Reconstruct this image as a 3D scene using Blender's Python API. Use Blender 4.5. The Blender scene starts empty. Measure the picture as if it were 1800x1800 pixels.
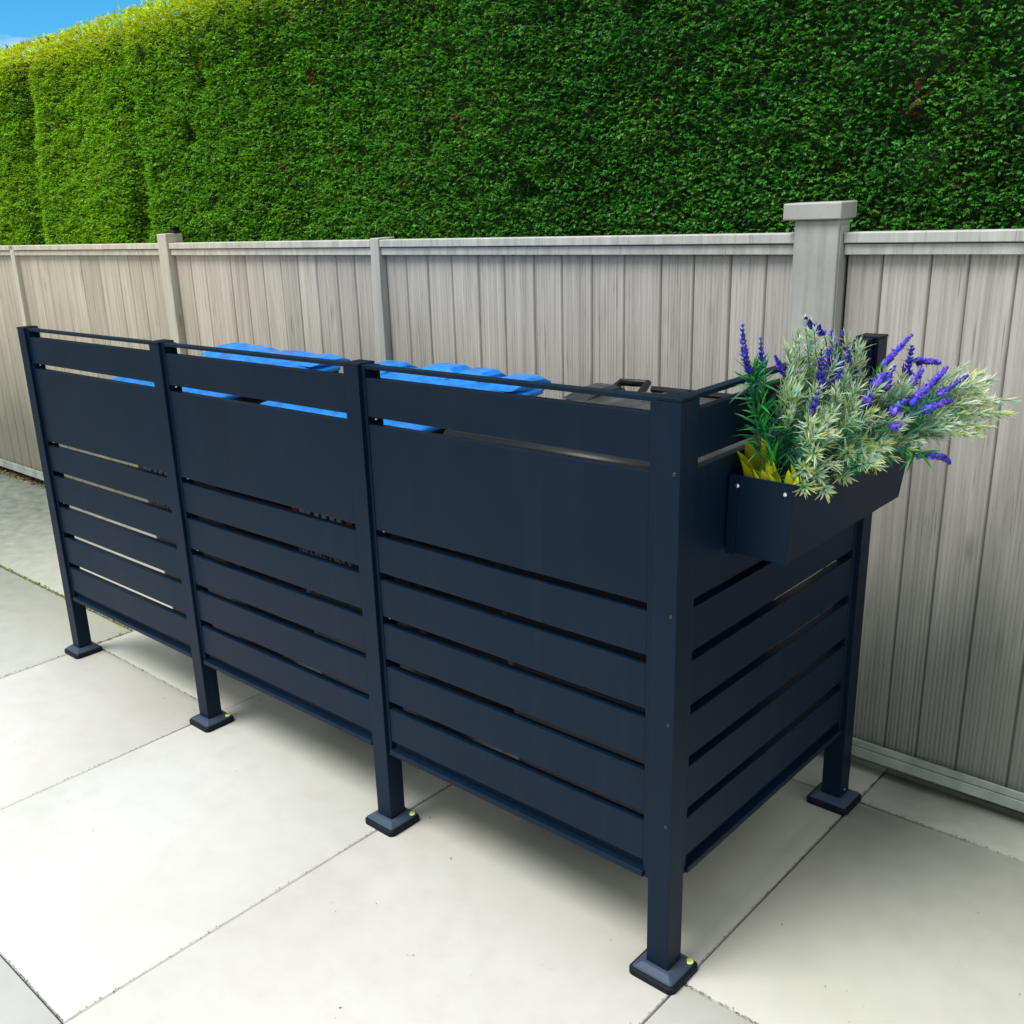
import bpy, bmesh, math, random
import numpy as np
from mathutils import Vector, Matrix, noise
random.seed(7)
rng = np.random.default_rng(11)
scene = bpy.context.scene
C = scene.collection
R = math.radians

# ------------------------------------------------------------------ helpers
def link(name, me, m=None, parent=None, smooth=False):
    o = bpy.data.objects.new(name, me)
    C.objects.link(o)
    if m is not None:
        me.materials.append(m)
    if smooth:
        for p in me.polygons: p.use_smooth = True
    if parent is not None:
        o.parent = parent
    return o

def empty(name, loc=(0, 0, 0), parent=None):
    o = bpy.data.objects.new(name, None)
    C.objects.link(o); o.location = loc
    o.empty_display_size = .05
    if parent: o.parent = parent
    return o

def tag(o, label=None, cat=None, group=None, kind=None):
    if label: o["label"] = label
    if cat: o["category"] = cat
    if group: o["group"] = group
    if kind: o["kind"] = kind
    return o

class MB:
    def __init__(s): s.bm = bmesh.new()
    def box(s, x0, x1, y0, y1, z0, z1, bev=0.0, seg=1):
        t = bmesh.new()
        vs = [t.verts.new(c) for c in ((x0,y0,z0),(x1,y0,z0),(x1,y1,z0),(x0,y1,z0),(x0,y0,z1),(x1,y0,z1),(x1,y1,z1),(x0,y1,z1))]
        for f in ((3,2,1,0),(4,5,6,7),(0,1,5,4),(1,2,6,5),(2,3,7,6),(3,0,4,7)):
            t.faces.new([vs[i] for i in f])
        if bev > 0:
            bmesh.ops.bevel(t, geom=list(t.edges), offset=bev, segments=seg, affect='EDGES', profile=.5)
        s.merge(t); return s
    def hull(s, pts, faces, bev=0.0, seg=1):
        t = bmesh.new(); vs = [t.verts.new(p) for p in pts]
        for f in faces: t.faces.new([vs[i] for i in f])
        bmesh.ops.recalc_face_normals(t, faces=t.faces)
        if bev > 0:
            bmesh.ops.bevel(t, geom=list(t.edges), offset=bev, segments=seg, affect='EDGES', profile=.5)
        s.merge(t); return s
    def loft(s, rings, cap=True):
        vv = [[s.bm.verts.new(p) for p in r] for r in rings]
        n = len(rings[0])
        for a, b in zip(vv, vv[1:]):
            for i in range(n):
                s.bm.faces.new((a[i], a[(i+1) % n], b[(i+1) % n], b[i]))
        if cap:
            s.bm.faces.new(list(reversed(vv[0]))); s.bm.faces.new(vv[-1])
        return s
    def tube(s, pts, r, n=8, r2=None):
        pts = [Vector(p) for p in pts]
        rings = []
        for i, p in enumerate(pts):
            d = (pts[min(i+1, len(pts)-1)] - pts[max(i-1, 0)]).normalized()
            a = d.orthogonal().normalized() if i == 0 else (a - d*a.dot(d)).normalized()
            b = d.cross(a)
            rr = r if r2 is None else r + (r2-r)*i/(len(pts)-1)
            rings.append([p + a*rr*math.cos(2*math.pi*k/n) + b*rr*math.sin(2*math.pi*k/n) for k in range(n)])
        return s.loft(rings)
    def dome(s, c, ax, r, h):
        c = Vector(c); ax = Vector(ax).normalized(); a = ax.orthogonal().normalized(); b = ax.cross(a)
        rings = []
        for (rr, hh) in ((1, 0), (1, .35), (.8, .75), (.4, 1)):
            rings.append([c + ax*h*hh + (a*math.cos(2*math.pi*k/10) + b*math.sin(2*math.pi*k/10))*r*rr for k in range(10)])
        return s.loft(rings)
    def merge(s, t):
        me = bpy.data.meshes.new("tmp"); t.to_mesh(me); t.free()
        s.bm.from_mesh(me); bpy.data.meshes.remove(me)
    def build(s, name, m, parent=None, smooth=False, angle=None):
        bmesh.ops.recalc_face_normals(s.bm, faces=s.bm.faces)
        me = bpy.data.meshes.new(name); s.bm.to_mesh(me); s.bm.free()
        o = link(name, me, m, parent, smooth)
        return o

def rounded_rect(cx, cy, hx, hy, r, z, n=5):
    out = []
    for (sx, sy, a0) in ((1, 1, 0), (-1, 1, 90), (-1, -1, 180), (1, -1, 270)):
        for k in range(n+1):
            a = R(a0 + 90*k/n)
            out.append(Vector((cx + sx*(hx-r) + r*math.cos(a), cy + sy*(hy-r) + r*math.sin(a), z)))
    return out

def np_mesh(name, verts, faces, col=None, colname="tint"):
    """verts (N,3), faces (M,k) with equal k"""
    me = bpy.data.meshes.new(name)
    n = len(verts); m, k = faces.shape
    me.vertices.add(n); me.vertices.foreach_set("co", verts.astype(np.float32).ravel())
    me.loops.add(m*k); me.loops.foreach_set("vertex_index", faces.astype(np.int32).ravel())
    me.polygons.add(m); me.polygons.foreach_set("loop_start", np.arange(0, m*k, k, dtype=np.int32))
    try: me.polygons.foreach_set("loop_total", np.full(m, k, dtype=np.int32))
    except Exception: pass
    me.update(calc_edges=True)
    if col is not None:
        a = me.color_attributes.new(colname, 'FLOAT_COLOR', 'POINT')
        c4 = np.concatenate([col, np.ones((n, 1))], 1).astype(np.float32)
        a.data.foreach_set("color", c4.ravel())
    me.validate()
    return me

# ------------------------------------------------------------------ materials
def newmat(name):
    m = bpy.data.materials.new(name); m.use_nodes = True
    nt = m.node_tree; b = nt.nodes["Principled BSDF"]
    return m, nt, b
def N(nt, t, **kw):
    n = nt.nodes.new(t)
    for k, v in kw.items():
        if k in n.inputs: n.inputs[k].default_value = v
        else: setattr(n, k, v)
    return n
def ramp(nt, fac, stops, interp='LINEAR'):
    r = nt.nodes.new("ShaderNodeValToRGB"); r.color_ramp.interpolation = interp
    e = r.color_ramp.elements
    while len(e) < len(stops): e.new(.5)
    for i, (p, c) in enumerate(stops):
        e[i].position = p; e[i].color = (*c, 1) if len(c) == 3 else c
    nt.links.new(fac, r.inputs[0]); return r.outputs[0]
def mix(nt, f, a, b, mode='MIX'):
    n = nt.nodes.new("ShaderNodeMix"); n.data_type = 'RGBA'; n.blend_type = mode
    for s, v in ((0, f), (6, a), (7, b)):
        if hasattr(v, 'is_linked') or hasattr(v, 'links'): nt.links.new(v, n.inputs[s])
        else: n.inputs[s].default_value = v if s == 0 else (*v, 1)
    return n.outputs[2]
def coords(nt, scale=(1, 1, 1), kind='Object', rot=(0, 0, 0)):
    tc = nt.nodes.new("ShaderNodeTexCoord"); mp = nt.nodes.new("ShaderNodeMapping")
    mp.inputs['Scale'].default_value = scale; mp.inputs['Rotation'].default_value = rot
    nt.links.new(tc.outputs[kind], mp.inputs[0]); return mp.outputs[0]
def noiseN(nt, vec, scale, detail=4, rough=.55, dist=0):
    n = N(nt, "ShaderNodeTexNoise", Scale=scale, Detail=detail, Roughness=rough, Distortion=dist)
    nt.links.new(vec, n.inputs['Vector']); return n.outputs[0]
def bump(nt, h, strength, dist, b, prev=None):
    n = N(nt, "ShaderNodeBump", Strength=strength, Distance=dist)
    nt.links.new(h, n.inputs['Height'])
    if prev is not None: nt.links.new(prev, n.inputs['Normal'])
    nt.links.new(n.outputs[0], b.inputs['Normal']); return n.outputs[0]

def powder(name, base, rough=.42):
    m, nt, b = newmat(name)
    v = coords(nt, kind='Object')
    n1 = noiseN(nt, v, 3.0, 5)
    c = ramp(nt, n1, [(.3, tuple(x*.85 for x in base)), (.7, tuple(x*1.18 for x in base))])
    dust = noiseN(nt, v, 160, 3, .7)
    dm = ramp(nt, dust, [(.70, (0, 0, 0)), (.82, (.05, .05, .05))])
    c2 = mix(nt, dm, c, (.2, .2, .19))
    nt.links.new(c2, b.inputs['Base Color']); b.inputs['Specular IOR Level'].default_value = .13
    rr = ramp(nt, n1, [(.3, (rough-.04,)*3), (.7, (rough+.08,)*3)])
    nt.links.new(rr, b.inputs['Roughness'])
    n2 = noiseN(nt, v, 900, 2)
    vs_ = coords(nt, (22, 22, 1.5)); n3 = noiseN(nt, vs_, 1.0, 5, .6)
    c3 = mix(nt, ramp(nt, n3, [(.55, (0, 0, 0)), (.80, (.016,)*3)]), c2, (.22, .23, .24)); nt.links.new(c3, b.inputs['Base Color'])
    bump(nt, n2, .12, .0006, b)
    return m
M = {}
M['steel'] = powder('anthracite_powder_coat', (.0024, .0102, .0250))
M['steel_dark'] = powder('anthracite_recess', (.003, .008, .018), .5)
M['rubber'] = powder('foot_rubber', (.006, .008, .012), .55)
M['collar'] = powder('foot_collar', (.040, .062, .095), .38)
def simple(name, col, rough=.5, metal=0, var=.15, nscale=8):
    m, nt, b = newmat(name); v = coords(nt)
    n1 = noiseN(nt, v, nscale, 5)
    nt.links.new(ramp(nt, n1, [(.3, tuple(x*(1-var) for x in col)), (.7, tuple(min(1, x*(1+var)) for x in col))]), b.inputs['Base Color'])
    b.inputs['Roughness'].default_value = rough; b.inputs['Metallic'].default_value = metal
    return m
M['zinc'] = simple('zinc_screw', (.75, .76, .78), .25, .9)
M['black_screw'] = simple('black_screw', (.008, .009, .012), .35)
M['plug'] = simple('lime_plug', (.50, .56, .06), .45, 0, .2, 120)
M['plug_ring'] = simple('lime_plug_ring', (.75, .8, .35), .45)
M['blue'] = simple('blue_lid_plastic', (.002, .17, .60), .36, 0, .40, 22)
M['white_print'] = simple('grey_print', (.26, .28, .31), .55)
M['red_print'] = simple('dark_red_print', (.30, .010, .015), .55)

# black bin plastic, dusty and speckled with dry bits
m, nt, b = newmat('black_bin_plastic'); v = coords(nt)
sp = noiseN(nt, v, 130, 3, .75)
c = mix(nt, ramp(nt, sp, [(.60, (0, 0, 0)), (.72, (.5, .5, .5))]), (.010, .011, .013), (.10, .085, .065))
nt.links.new(c, b.inputs['Base Color']); b.inputs['Roughness'].default_value = .38
M['bin'] = m; b.inputs['Specular IOR Level'].default_value = .25
m, nt, b = newmat('grey_black_lid_plastic'); v = coords(nt)
n1 = noiseN(nt, v, 9, 6)
nt.links.new(ramp(nt, n1, [(.35, (.012, .014, .018)), (.7, (.040, .045, .053))]), b.inputs['Base Color'])
nt.links.new(ramp(nt, noiseN(nt, v, 30, 4), [(.3, (.22,)*3), (.7, (.42,)*3)]), b.inputs['Roughness'])
M['lid_black'] = m

# weathered grey fence timber
def wood(name, a, bcol, gscale=1.0, green=.80):
    m, nt, b = newmat(name)
    at = N(nt, "ShaderNodeAttribute"); at.attribute_name = "tint"
    tc = nt.nodes.new("ShaderNodeTexCoord")
    # shift the grain per board
    sep = nt.nodes.new("ShaderNodeSeparateColor"); nt.links.new(at.outputs['Color'], sep.inputs[0])
    off = nt.nodes.new("ShaderNodeCombineXYZ")
    ml = N(nt, "ShaderNodeMath", operation='MULTIPLY'); ml.inputs[1].default_value = 37
    nt.links.new(sep.outputs[1], ml.inputs[0]); nt.links.new(ml.outputs[0], off.inputs[2])
    add = N(nt, "ShaderNodeVectorMath", operation='ADD')
    nt.links.new(tc.outputs['Object'], add.inputs[0]); nt.links.new(off.outputs[0], add.inputs[1])
    mp = nt.nodes.new("ShaderNodeMapping"); nt.links.new(add.outputs[0], mp.inputs[0])
    mp.inputs['Scale'].default_value = (60*gscale, 20, 1.3)
    g = noiseN(nt, mp.outputs[0], 1.0, 7, .62, .9)
    col = ramp(nt, g, [(.26, tuple(x*.68 for x in a)), (.45, a), (.72, bcol)])
    # knots
    mp2 = nt.nodes.new("ShaderNodeMapping"); nt.links.new(add.outputs[0], mp2.inputs[0]); mp2.inputs['Scale'].default_value = (7, 3, 2.1)
    vo = N(nt, "ShaderNodeTexVoronoi", Scale=1.0); nt.links.new(mp2.outputs[0], vo.inputs['Vector'])
    kn = ramp(nt, vo.outputs['Distance'], [(.035, (1, 1, 1)), (.12, (0, 0, 0))])
    kf = mix(nt, 1.0, kn, (.55, .55, .55), 'MULTIPLY')
    col = mix(nt, kf, col, tuple(x*.45 for x in a))
    # fine black cracks
    mp3 = nt.nodes.new("ShaderNodeMapping"); nt.links.new(add.outputs[0], mp3.inputs[0]); mp3.inputs['Scale'].default_value = (190, 30, 5)
    cr = noiseN(nt, mp3.outputs[0], 1.0, 4, .6)
    col = mix(nt, ramp(nt, cr, [(.31, (.75,)*3), (.39, (0, 0, 0))]), col, tuple(x*.42 for x in a))
    # board tint
    br = nt.nodes.new("ShaderNodeMapRange"); nt.links.new(sep.outputs[0], br.inputs[0])
    br.inputs[3].default_value = .87; br.inputs[4].default_value = 1.08
    col = mix(nt, 1.0, col, br.outputs[0], 'MULTIPLY')
    # damp green-dark weathering toward the ground, with streaky edge
    sx = nt.nodes.new("ShaderNodeSeparateXYZ"); nt.links.new(tc.outputs['Object'], sx.inputs[0])
    mp4 = nt.nodes.new("ShaderNodeMapping"); nt.links.new(tc.outputs['Object'], mp4.inputs[0]); mp4.inputs['Scale'].default_value = (9, 1, 1.2)
    st = noiseN(nt, mp4.outputs[0], 1.0, 5)
    ad = N(nt, "ShaderNodeMath", operation='MULTIPLY_ADD'); nt.links.new(st, ad.inputs[0]); ad.inputs[1].default_value = -.7
    nt.links.new(sx.outputs[2], ad.inputs[2])
    gf = ramp(nt, ad.outputs[0], [(-.0, (green,)*3), (.30, (green*.55,)*3), (.85, (0, 0, 0))])
    col = mix(nt, gf, col, (.085, .105, .085))
    # slight warm fading along the left run
    wr = nt.nodes.new("ShaderNodeMapRange"); nt.links.new(sx.outputs[0], wr.inputs[0])
    wr.inputs[1].default_value = -1.8; wr.inputs[2].default_value = -3.6; wr.inputs[3].default_value = 0; wr.inputs[4].default_value = 1
    col = mix(nt, wr.outputs[0], col, mix(nt, 1.0, col, (1.16, 1.06, .90), 'MULTIPLY'))
    nt.links.new(col, b.inputs['Base Color']); b.inputs['Roughness'].default_value = .75
    p = bump(nt, g, .5, .0025, b); bump(nt, cr, .25, .001, b, p)
    return m
M['wood'] = wood('weathered_board', (.385, .375, .345), (.515, .50, .47))
M['rail'] = wood('weathered_rail', (.40, .41, .385), (.52, .53, .50), .5, .4)
m, nt, b = newmat('painted_post'); v = coords(nt)
n1 = noiseN(nt, v, 5, 6); n2 = noiseN(nt, v, 60, 4, .7)
c = ramp(nt, n1, [(.3, (.29, .31, .29)), (.7, (.40, .415, .39))])
c = mix(nt, ramp(nt, n2, [(.66, (0, 0, 0)), (.78, (.6, .6, .6))]), c, (.16, .15, .13))
v2 = coords(nt, (38, 38, 2.2)); n3_ = noiseN(nt, v2, 1.0, 6, .65)
c = mix(nt, ramp(nt, n3_, [(.30, (.55,)*3), (.50, (0, 0, 0))]), c, (.20, .205, .185))
n4_ = noiseN(nt, v, 14, 5, .7); c = mix(nt, ramp(nt, n4_, [(.60, (0, 0, 0)), (.75, (.4,)*3)]), c, (.23, .22, .17))
nt.links.new(c, b.inputs['Base Color']); b.inputs['Roughness'].default_value = .7
bump(nt, n2, .3, .002, b)
M['post'] = m
M['base'] = simple('damp_bottom_rail', (.27, .315, .285), .6, .1, .3, 12)
M['shade_board'] = simple('near_black_shade', (.022, .020, .016), .9, 0, .4, 15)  # near-black brown paints in the shadow gap under the bottom rail

# paving
m, nt, b = newmat('smooth_pale_paving')
at = N(nt, "ShaderNodeAttribute"); at.attribute_name = "tint"
tc = nt.nodes.new("ShaderNodeTexCoord"); v = tc.outputs['Object']
n1 = noiseN(nt, v, 1.6, 6, .6, .6); n2 = noiseN(nt, v, 14, 6, .65); n3 = noiseN(nt, v, 220, 3, .7); n4 = noiseN(nt, v, 55, 4, .7)
c = ramp(nt, n1, [(.30, (.51, .515, .485)), (.52, (.55, .555, .535)), (.75, (.53, .55, .54))])
c = mix(nt, ramp(nt, n2, [(.3, (.18,)*3), (.55, (0, 0, 0))]), c, (.40, .38, .31))
c = mix(nt, ramp(nt, n3, [(.66, (0, 0, 0)), (.74, (.35,)*3)]), c, (.25, .24, .20))
c = mix(nt, ramp(nt, n4, [(.74, (0, 0, 0)), (.79, (.55,)*3)]), c, (.13, .12, .09))
c = mix(nt, 1.0, c, at.outputs['Color'], 'MULTIPLY')
# algae film on the older slabs toward the far left and close to the fence
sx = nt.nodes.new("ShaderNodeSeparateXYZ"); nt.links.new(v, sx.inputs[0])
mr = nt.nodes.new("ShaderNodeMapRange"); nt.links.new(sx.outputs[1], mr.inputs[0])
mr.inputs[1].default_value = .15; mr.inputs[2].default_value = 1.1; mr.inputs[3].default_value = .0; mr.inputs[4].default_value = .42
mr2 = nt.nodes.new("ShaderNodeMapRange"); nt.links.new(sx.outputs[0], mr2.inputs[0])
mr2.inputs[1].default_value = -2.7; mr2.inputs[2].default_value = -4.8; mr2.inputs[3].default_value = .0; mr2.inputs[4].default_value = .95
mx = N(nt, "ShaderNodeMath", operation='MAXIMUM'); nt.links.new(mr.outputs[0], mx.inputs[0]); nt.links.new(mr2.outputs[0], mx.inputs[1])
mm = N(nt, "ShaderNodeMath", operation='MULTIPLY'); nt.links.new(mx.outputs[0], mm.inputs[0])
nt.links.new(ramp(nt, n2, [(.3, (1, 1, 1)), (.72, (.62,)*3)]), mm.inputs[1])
# olive shade tone painted into the slabs under and behind the screen
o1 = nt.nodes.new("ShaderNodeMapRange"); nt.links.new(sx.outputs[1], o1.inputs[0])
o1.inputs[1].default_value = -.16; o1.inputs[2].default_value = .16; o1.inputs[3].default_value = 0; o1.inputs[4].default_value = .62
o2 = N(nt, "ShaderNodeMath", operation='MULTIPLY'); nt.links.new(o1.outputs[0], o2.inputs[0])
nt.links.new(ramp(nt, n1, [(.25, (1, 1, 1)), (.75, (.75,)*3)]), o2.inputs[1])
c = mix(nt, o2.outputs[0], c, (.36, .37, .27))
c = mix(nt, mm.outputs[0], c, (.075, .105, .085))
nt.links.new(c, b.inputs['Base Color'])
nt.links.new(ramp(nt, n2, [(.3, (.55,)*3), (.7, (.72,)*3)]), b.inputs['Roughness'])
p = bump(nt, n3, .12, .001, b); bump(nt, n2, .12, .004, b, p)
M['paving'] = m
M['soil'] = simple('joint_soil', (.030, .024, .015), .95, 0, .5, 40)
M['moss'] = simple('moss', (.16, .19, .05), .95, 0, .5, 60)

def leafmat(name, rough=.5, trans=.25, spec=.5):
    m, nt, b = newmat(name)
    at = N(nt, "ShaderNodeAttribute"); at.attribute_name = "tint"
    nt.links.new(at.outputs['Color'], b.inputs['Base Color'])
    b.inputs['Roughness'].default_value = rough
    b.inputs['Specular IOR Level'].default_value = spec
    tr = nt.nodes.new("ShaderNodeBsdfTranslucent"); nt.links.new(at.outputs['Color'], tr.inputs[0])
    ms = N(nt, "ShaderNodeMixShader"); ms.inputs[0].default_value = trans
    nt.links.new(b.outputs[0], ms.inputs[1]); nt.links.new(tr.outputs[0], ms.inputs[2])
    nt.links.new(ms.outputs[0], nt.nodes['Material Output'].inputs[0])
    return m
M['hedge'] = leafmat('hedge_leaf', .5, .30, .35)
M['leaf'] = leafmat('plastic_foliage', .45, .36, .4)
M['petal'] = leafmat('lavender_petal', .5, .15, .3)
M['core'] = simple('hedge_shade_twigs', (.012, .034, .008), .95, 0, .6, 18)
M['litter'] = leafmat('dry_litter', .85, .05, .1)

# ------------------------------------------------------------------ camera
f = Vector((-0.67526196, 0.6686698, -0.31129083)); u = Vector((-0.18340445, 0.25656662, 0.94896595))
r = f.cross(u).normalized()
cam = bpy.data.cameras.new("camera"); co = bpy.data.objects.new("camera", cam); C.objects.link(co)
mw = Matrix(((r.x, u.x, -f.x, .92414), (r.y, u.y, -f.y, -1.53055), (r.z, u.z, -f.z, 1.6013), (0, 0, 0, 1)))
co.matrix_world = mw
cam.sensor_width = 36; cam.lens = 1778.483/1800*36
cam.shift_x = 132.418/1800; cam.shift_y = 33.877/1800
cam.clip_start = .02; cam.clip_end = 500
scene.camera = co

# ------------------------------------------------------------------ world + sun
SUN_AZ, SUN_EL = 203, 62      # compass direction of the sun as seen from the scene: from -x, a little -y
w = bpy.data.worlds.new("World"); scene.world = w; w.use_nodes = True
nt = w.node_tree; bg = nt.nodes['Background']
sky = nt.nodes.new("ShaderNodeTexSky"); sky.sky_type = 'NISHITA'; sky.sun_disc = False
sky.sun_elevation = R(SUN_EL); sky.sun_rotation = R(SUN_AZ); sky.air_density = 1.0; sky.dust_density = .6; sky.ozone_density = 2.2
tc = nt.nodes.new("ShaderNodeTexCoord")
mp = nt.nodes.new("ShaderNodeMapping"); mp.inputs['Scale'].default_value = (1, 1, 2.6); nt.links.new(tc.outputs['Generated'], mp.inputs[0])
cn = N(nt, "ShaderNodeTexNoise", Scale=4.2, Detail=9, Roughness=.6); nt.links.new(mp.outputs[0], cn.inputs['Vector'])
sxz = nt.nodes.new("ShaderNodeSeparateXYZ"); nt.links.new(tc.outputs['Generated'], sxz.inputs[0])
# broken bright cloud, unseen, added as neutral fill overhead and behind the viewer, a clear deep blue gap low over the hedge
sep2 = nt.nodes.new("ShaderNodeVectorMath"); sep2.operation = 'DOT_PRODUCT'
nt.links.new(tc.outputs['Generated'], sep2.inputs[0]); sep2.inputs[1].default_value = Vector((-.80, .55, -.02)).normalized()
mr = nt.nodes.new("ShaderNodeMapRange"); nt.links.new(sep2.outputs['Value'], mr.inputs[0])
mr.inputs[1].default_value = .55; mr.inputs[2].default_value = .92; mr.inputs[3].default_value = .26; mr.inputs[4].default_value = -.13
lo = nt.nodes.new("ShaderNodeMapRange"); nt.links.new(sxz.outputs[2], lo.inputs[0])
lo.inputs[1].default_value = .140; lo.inputs[2].default_value = .158; lo.inputs[3].default_value = .22; lo.inputs[4].default_value = 0
ad0 = N(nt, "ShaderNodeMath", operation='ADD'); nt.links.new(mr.outputs[0], ad0.inputs[0]); nt.links.new(lo.outputs[0], ad0.inputs[1])
ad = N(nt, "ShaderNodeMath", operation='ADD'); nt.links.new(cn.outputs[0], ad.inputs[0]); nt.links.new(ad0.outputs[0], ad.inputs[1])
cf = ramp(nt, ad.outputs[0], [(.50, (0, 0, 0)), (.66, (1, 1, 1))])
deep = mix(nt, 1.0, sky.outputs[0], (.22, .80, 1.08), 'MULTIPLY')
cc = mix(nt, cf, deep, (6.1, 6.3, 6.4))
nt.links.new(cc, bg.inputs[0]); bg.inputs[1].default_value = .15
sd = Vector((math.sin(R(SUN_AZ))*math.cos(R(SUN_EL)), math.cos(R(SUN_AZ))*math.cos(R(SUN_EL)), math.sin(R(SUN_EL))))
sl = bpy.data.lights.new("sun", 'SUN'); sl.energy = 4.0; sl.angle = R(27); sl.color = (1, .97, .93)
so = bpy.data.objects.new("sun", sl); C.objects.link(so); so.rotation_euler = sd.to_track_quat('Z', 'Y').to_euler(); so.location = (-3, -2, 6)

scene.view_settings.view_transform = 'Standard'; scene.view_settings.look = 'None'
scene.view_settings.exposure = 0; scene.view_settings.gamma = 1
scene.render.resolution_x = scene.render.resolution_y = 1024

# ------------------------------------------------------------------ ground + paving
g = MB(); g.box(-60, 60, -60, 60, -.30, -.010)
o = g.build('ground', M['soil']); tag(o, 'dark soil under and between the paving slabs', kind='structure')

verts, faces, cols = [], [], []
def slab(x0, x1, y0, y1, t):
    gp = .0028; x0 += gp; x1 -= gp; y0 += gp; y1 -= gp; e = .0018
    z = random.uniform(-.0006, .0006); b0 = len(verts)
    for (a, bb, c_, d, zz) in ((x0, x1, y0, y1, -.03), (x0, x1, y0, y1, z-e), (x0+e, x1-e, y0+e, y1-e, z)):
        verts.extend([(a, c_, zz), (bb, c_, zz), (bb, d, zz), (a, d, zz)])
    for k in range(2):
        for i in range(4):
            j = (i+1) % 4
            faces.append((b0+4*k+i, b0+4*k+j, b0+4*k+4+j, b0+4*k+4+i))
    faces.append((b0+8, b0+9, b0+10, b0+11)); cols.extend([t]*12)
XJ = [-8.0, -7.1, -6.2, -5.3, -4.42, -3.55, -2.66, -1.79, -.882, .022, .925, 1.83, 2.73]
YJ = {-3.55: [.252], -2.66: [.083], -1.79: [-.922, .85], -.882: [-1.75, .90], .022: [.02, .905]}
slab(-9.5, -2.66, .252, 1.122, (.99, 1.0, .99))
slab(-4.6, -2.66, -1.55, .252, (.97, .99, .97)); slab(-6.5, -4.6, -1.55, .252, (1.0, 1.0, .98)); slab(-9.5, -6.5, -1.55, .252, (.98, .98, .97))
slab(-4.9, -2.66, -6.0, -1.55, (1, 1, 1)); slab(-9.5, -4.9, -6, -1.55, (.97, .97, .97))
XJ = XJ[6:]
for i in range(len(XJ)-1):
    x0, x1 = XJ[i], XJ[i+1]
    base = YJ.get(x0, [random.uniform(-.3, .6)])
    js = sorted(base)
    ys = []
    y = js[0]
    while y > -6: y -= .9 if x0 > -.1 else random.choice((.9, 1.35)); ys.append(y)
    ys = sorted(ys) + js
    if ys[-1] < .5: ys.append(ys[-1] + .9)
    ys = [q for q in ys if q < 1.05] + [1.122]
    if x0 < -2.7: ys = [q for q in ys if q < .7] + [1.122]
    for a, bb in zip(ys, ys[1:]):
        s = random.uniform(.97, 1.02); wv = random.uniform(-.02, .02)
        slab(x0, x1, a, bb, (s+wv, s, s-wv))
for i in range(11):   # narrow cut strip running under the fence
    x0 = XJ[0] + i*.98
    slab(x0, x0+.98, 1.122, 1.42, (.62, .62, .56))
me = np_mesh('patio_paving', np.array(verts), np.array(faces), np.array(cols))
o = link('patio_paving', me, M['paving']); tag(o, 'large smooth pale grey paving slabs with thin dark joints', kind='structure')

# mossy joint on the far left
def blades(name, m, pts, n, size, colf, spread, zr=(0, .006)):
    V, F, K = [], [], []
    for _ in range(n):
        p0, p1 = random.choice(pts); t = random.random()
        c = Vector(p0).lerp(Vector(p1), t) + Vector((random.gauss(0, spread), random.gauss(0, spread), random.uniform(*zr)))
        s = size*random.uniform(.5, 1.4)
        a = Vector((random.gauss(0, 1), random.gauss(0, 1), random.gauss(0, .35))).normalized()*s
        bv = Vector((random.gauss(0, 1), random.gauss(0, 1), random.gauss(0, .35))).normalized()*s*.5
        c.z = max(c.z, .0015 + abs(a.z) + abs(bv.z)); k = len(V); V += [c-a, c-bv, c+a, c+bv]; F.append((k, k+1, k+2, k+3))
        cl = colf(); K += [cl]*4
    return link(name, np_mesh(name, np.array([tuple(v) for v in V]), np.array(F), np.array(K)), m)
def mosscol():
    s = random.uniform(.5, 1.2); return (.20*s, .24*s, .05*s)
o = blades('moss', M['litter'], [((-5.4, .252, 0), (-2.67, .252, 0))]*6 + [((-2.66, .1, 0), (-2.66, .9, 0))], 2600, .0048, mosscol, .004, (-.004, .003))
tag(o, 'yellow green moss growing in the paving joint at the far left', 'moss', kind='stuff')
def littercol():
    return random.choice([(.16, .10, .04), (.09, .06, .03), (.22, .17, .07), (.12, .15, .04), (.05, .035, .02), (.30, .26, .15)])
o = blades('leaf_litter', M['litter'], [((-7.5, 1.10, 0), (-3.1, 1.09, 0))]*5 + [((-4.7, 1.05, 0), (-4.2, 1.06, 0))]*2, 3200, .011, littercol, .020, (.0, .02))
tag(o, 'brown dry leaf litter lying along the foot of the fence at the left', 'leaf litter', kind='stuff')
V = [((-2.2, -1.2, 0), (1.5, .9, 0)), ((-2.5, .0, 0), (.5, .2, 0)), ((.05, -.1, 0), (.9, .8, 0)), ((-3.5, -.6, 0), (-1, -.9, 0))]
o = blades('grit', M['litter'], V, 150, .0026, lambda: random.choice([(.08, .07, .05), (.16, .12, .07), (.05, .045, .035)]), .25, (0, .001))
tag(o, 'scattered tiny dark crumbs and seeds on the pale paving', 'grit', kind='stuff')

JP = [((-.882, -2, 0), (-.882, 1, 0)), ((.022, -.6, 0), (.022, 1.1, 0)), ((-1.79, -1.2, 0), (-1.79, .85, 0)), ((.03, .905, 0), (.92, .905, 0)), ((-1.79, -.922, 0), (-.89, -.922, 0)),
      ((-2.66, .083, 0), (-1.79, .083, 0)), ((.03, .02, 0), (.92, .02, 0)), ((-1, 1.122, 0), (1.5, 1.122, 0)), ((-2.66, -.8, 0), (-2.66, .2, 0))]
o = blades('joint_grit', M['litter'], JP, 2600, .0026, lambda: random.choice([(.06, .05, .03), (.10, .08, .05), (.04, .035, .025), (.16, .15, .10)]), .0016, (-.004, .0005))
tag(o, 'dark gritty dirt caught in the joints between the slabs', 'grit', kind='stuff')
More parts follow.
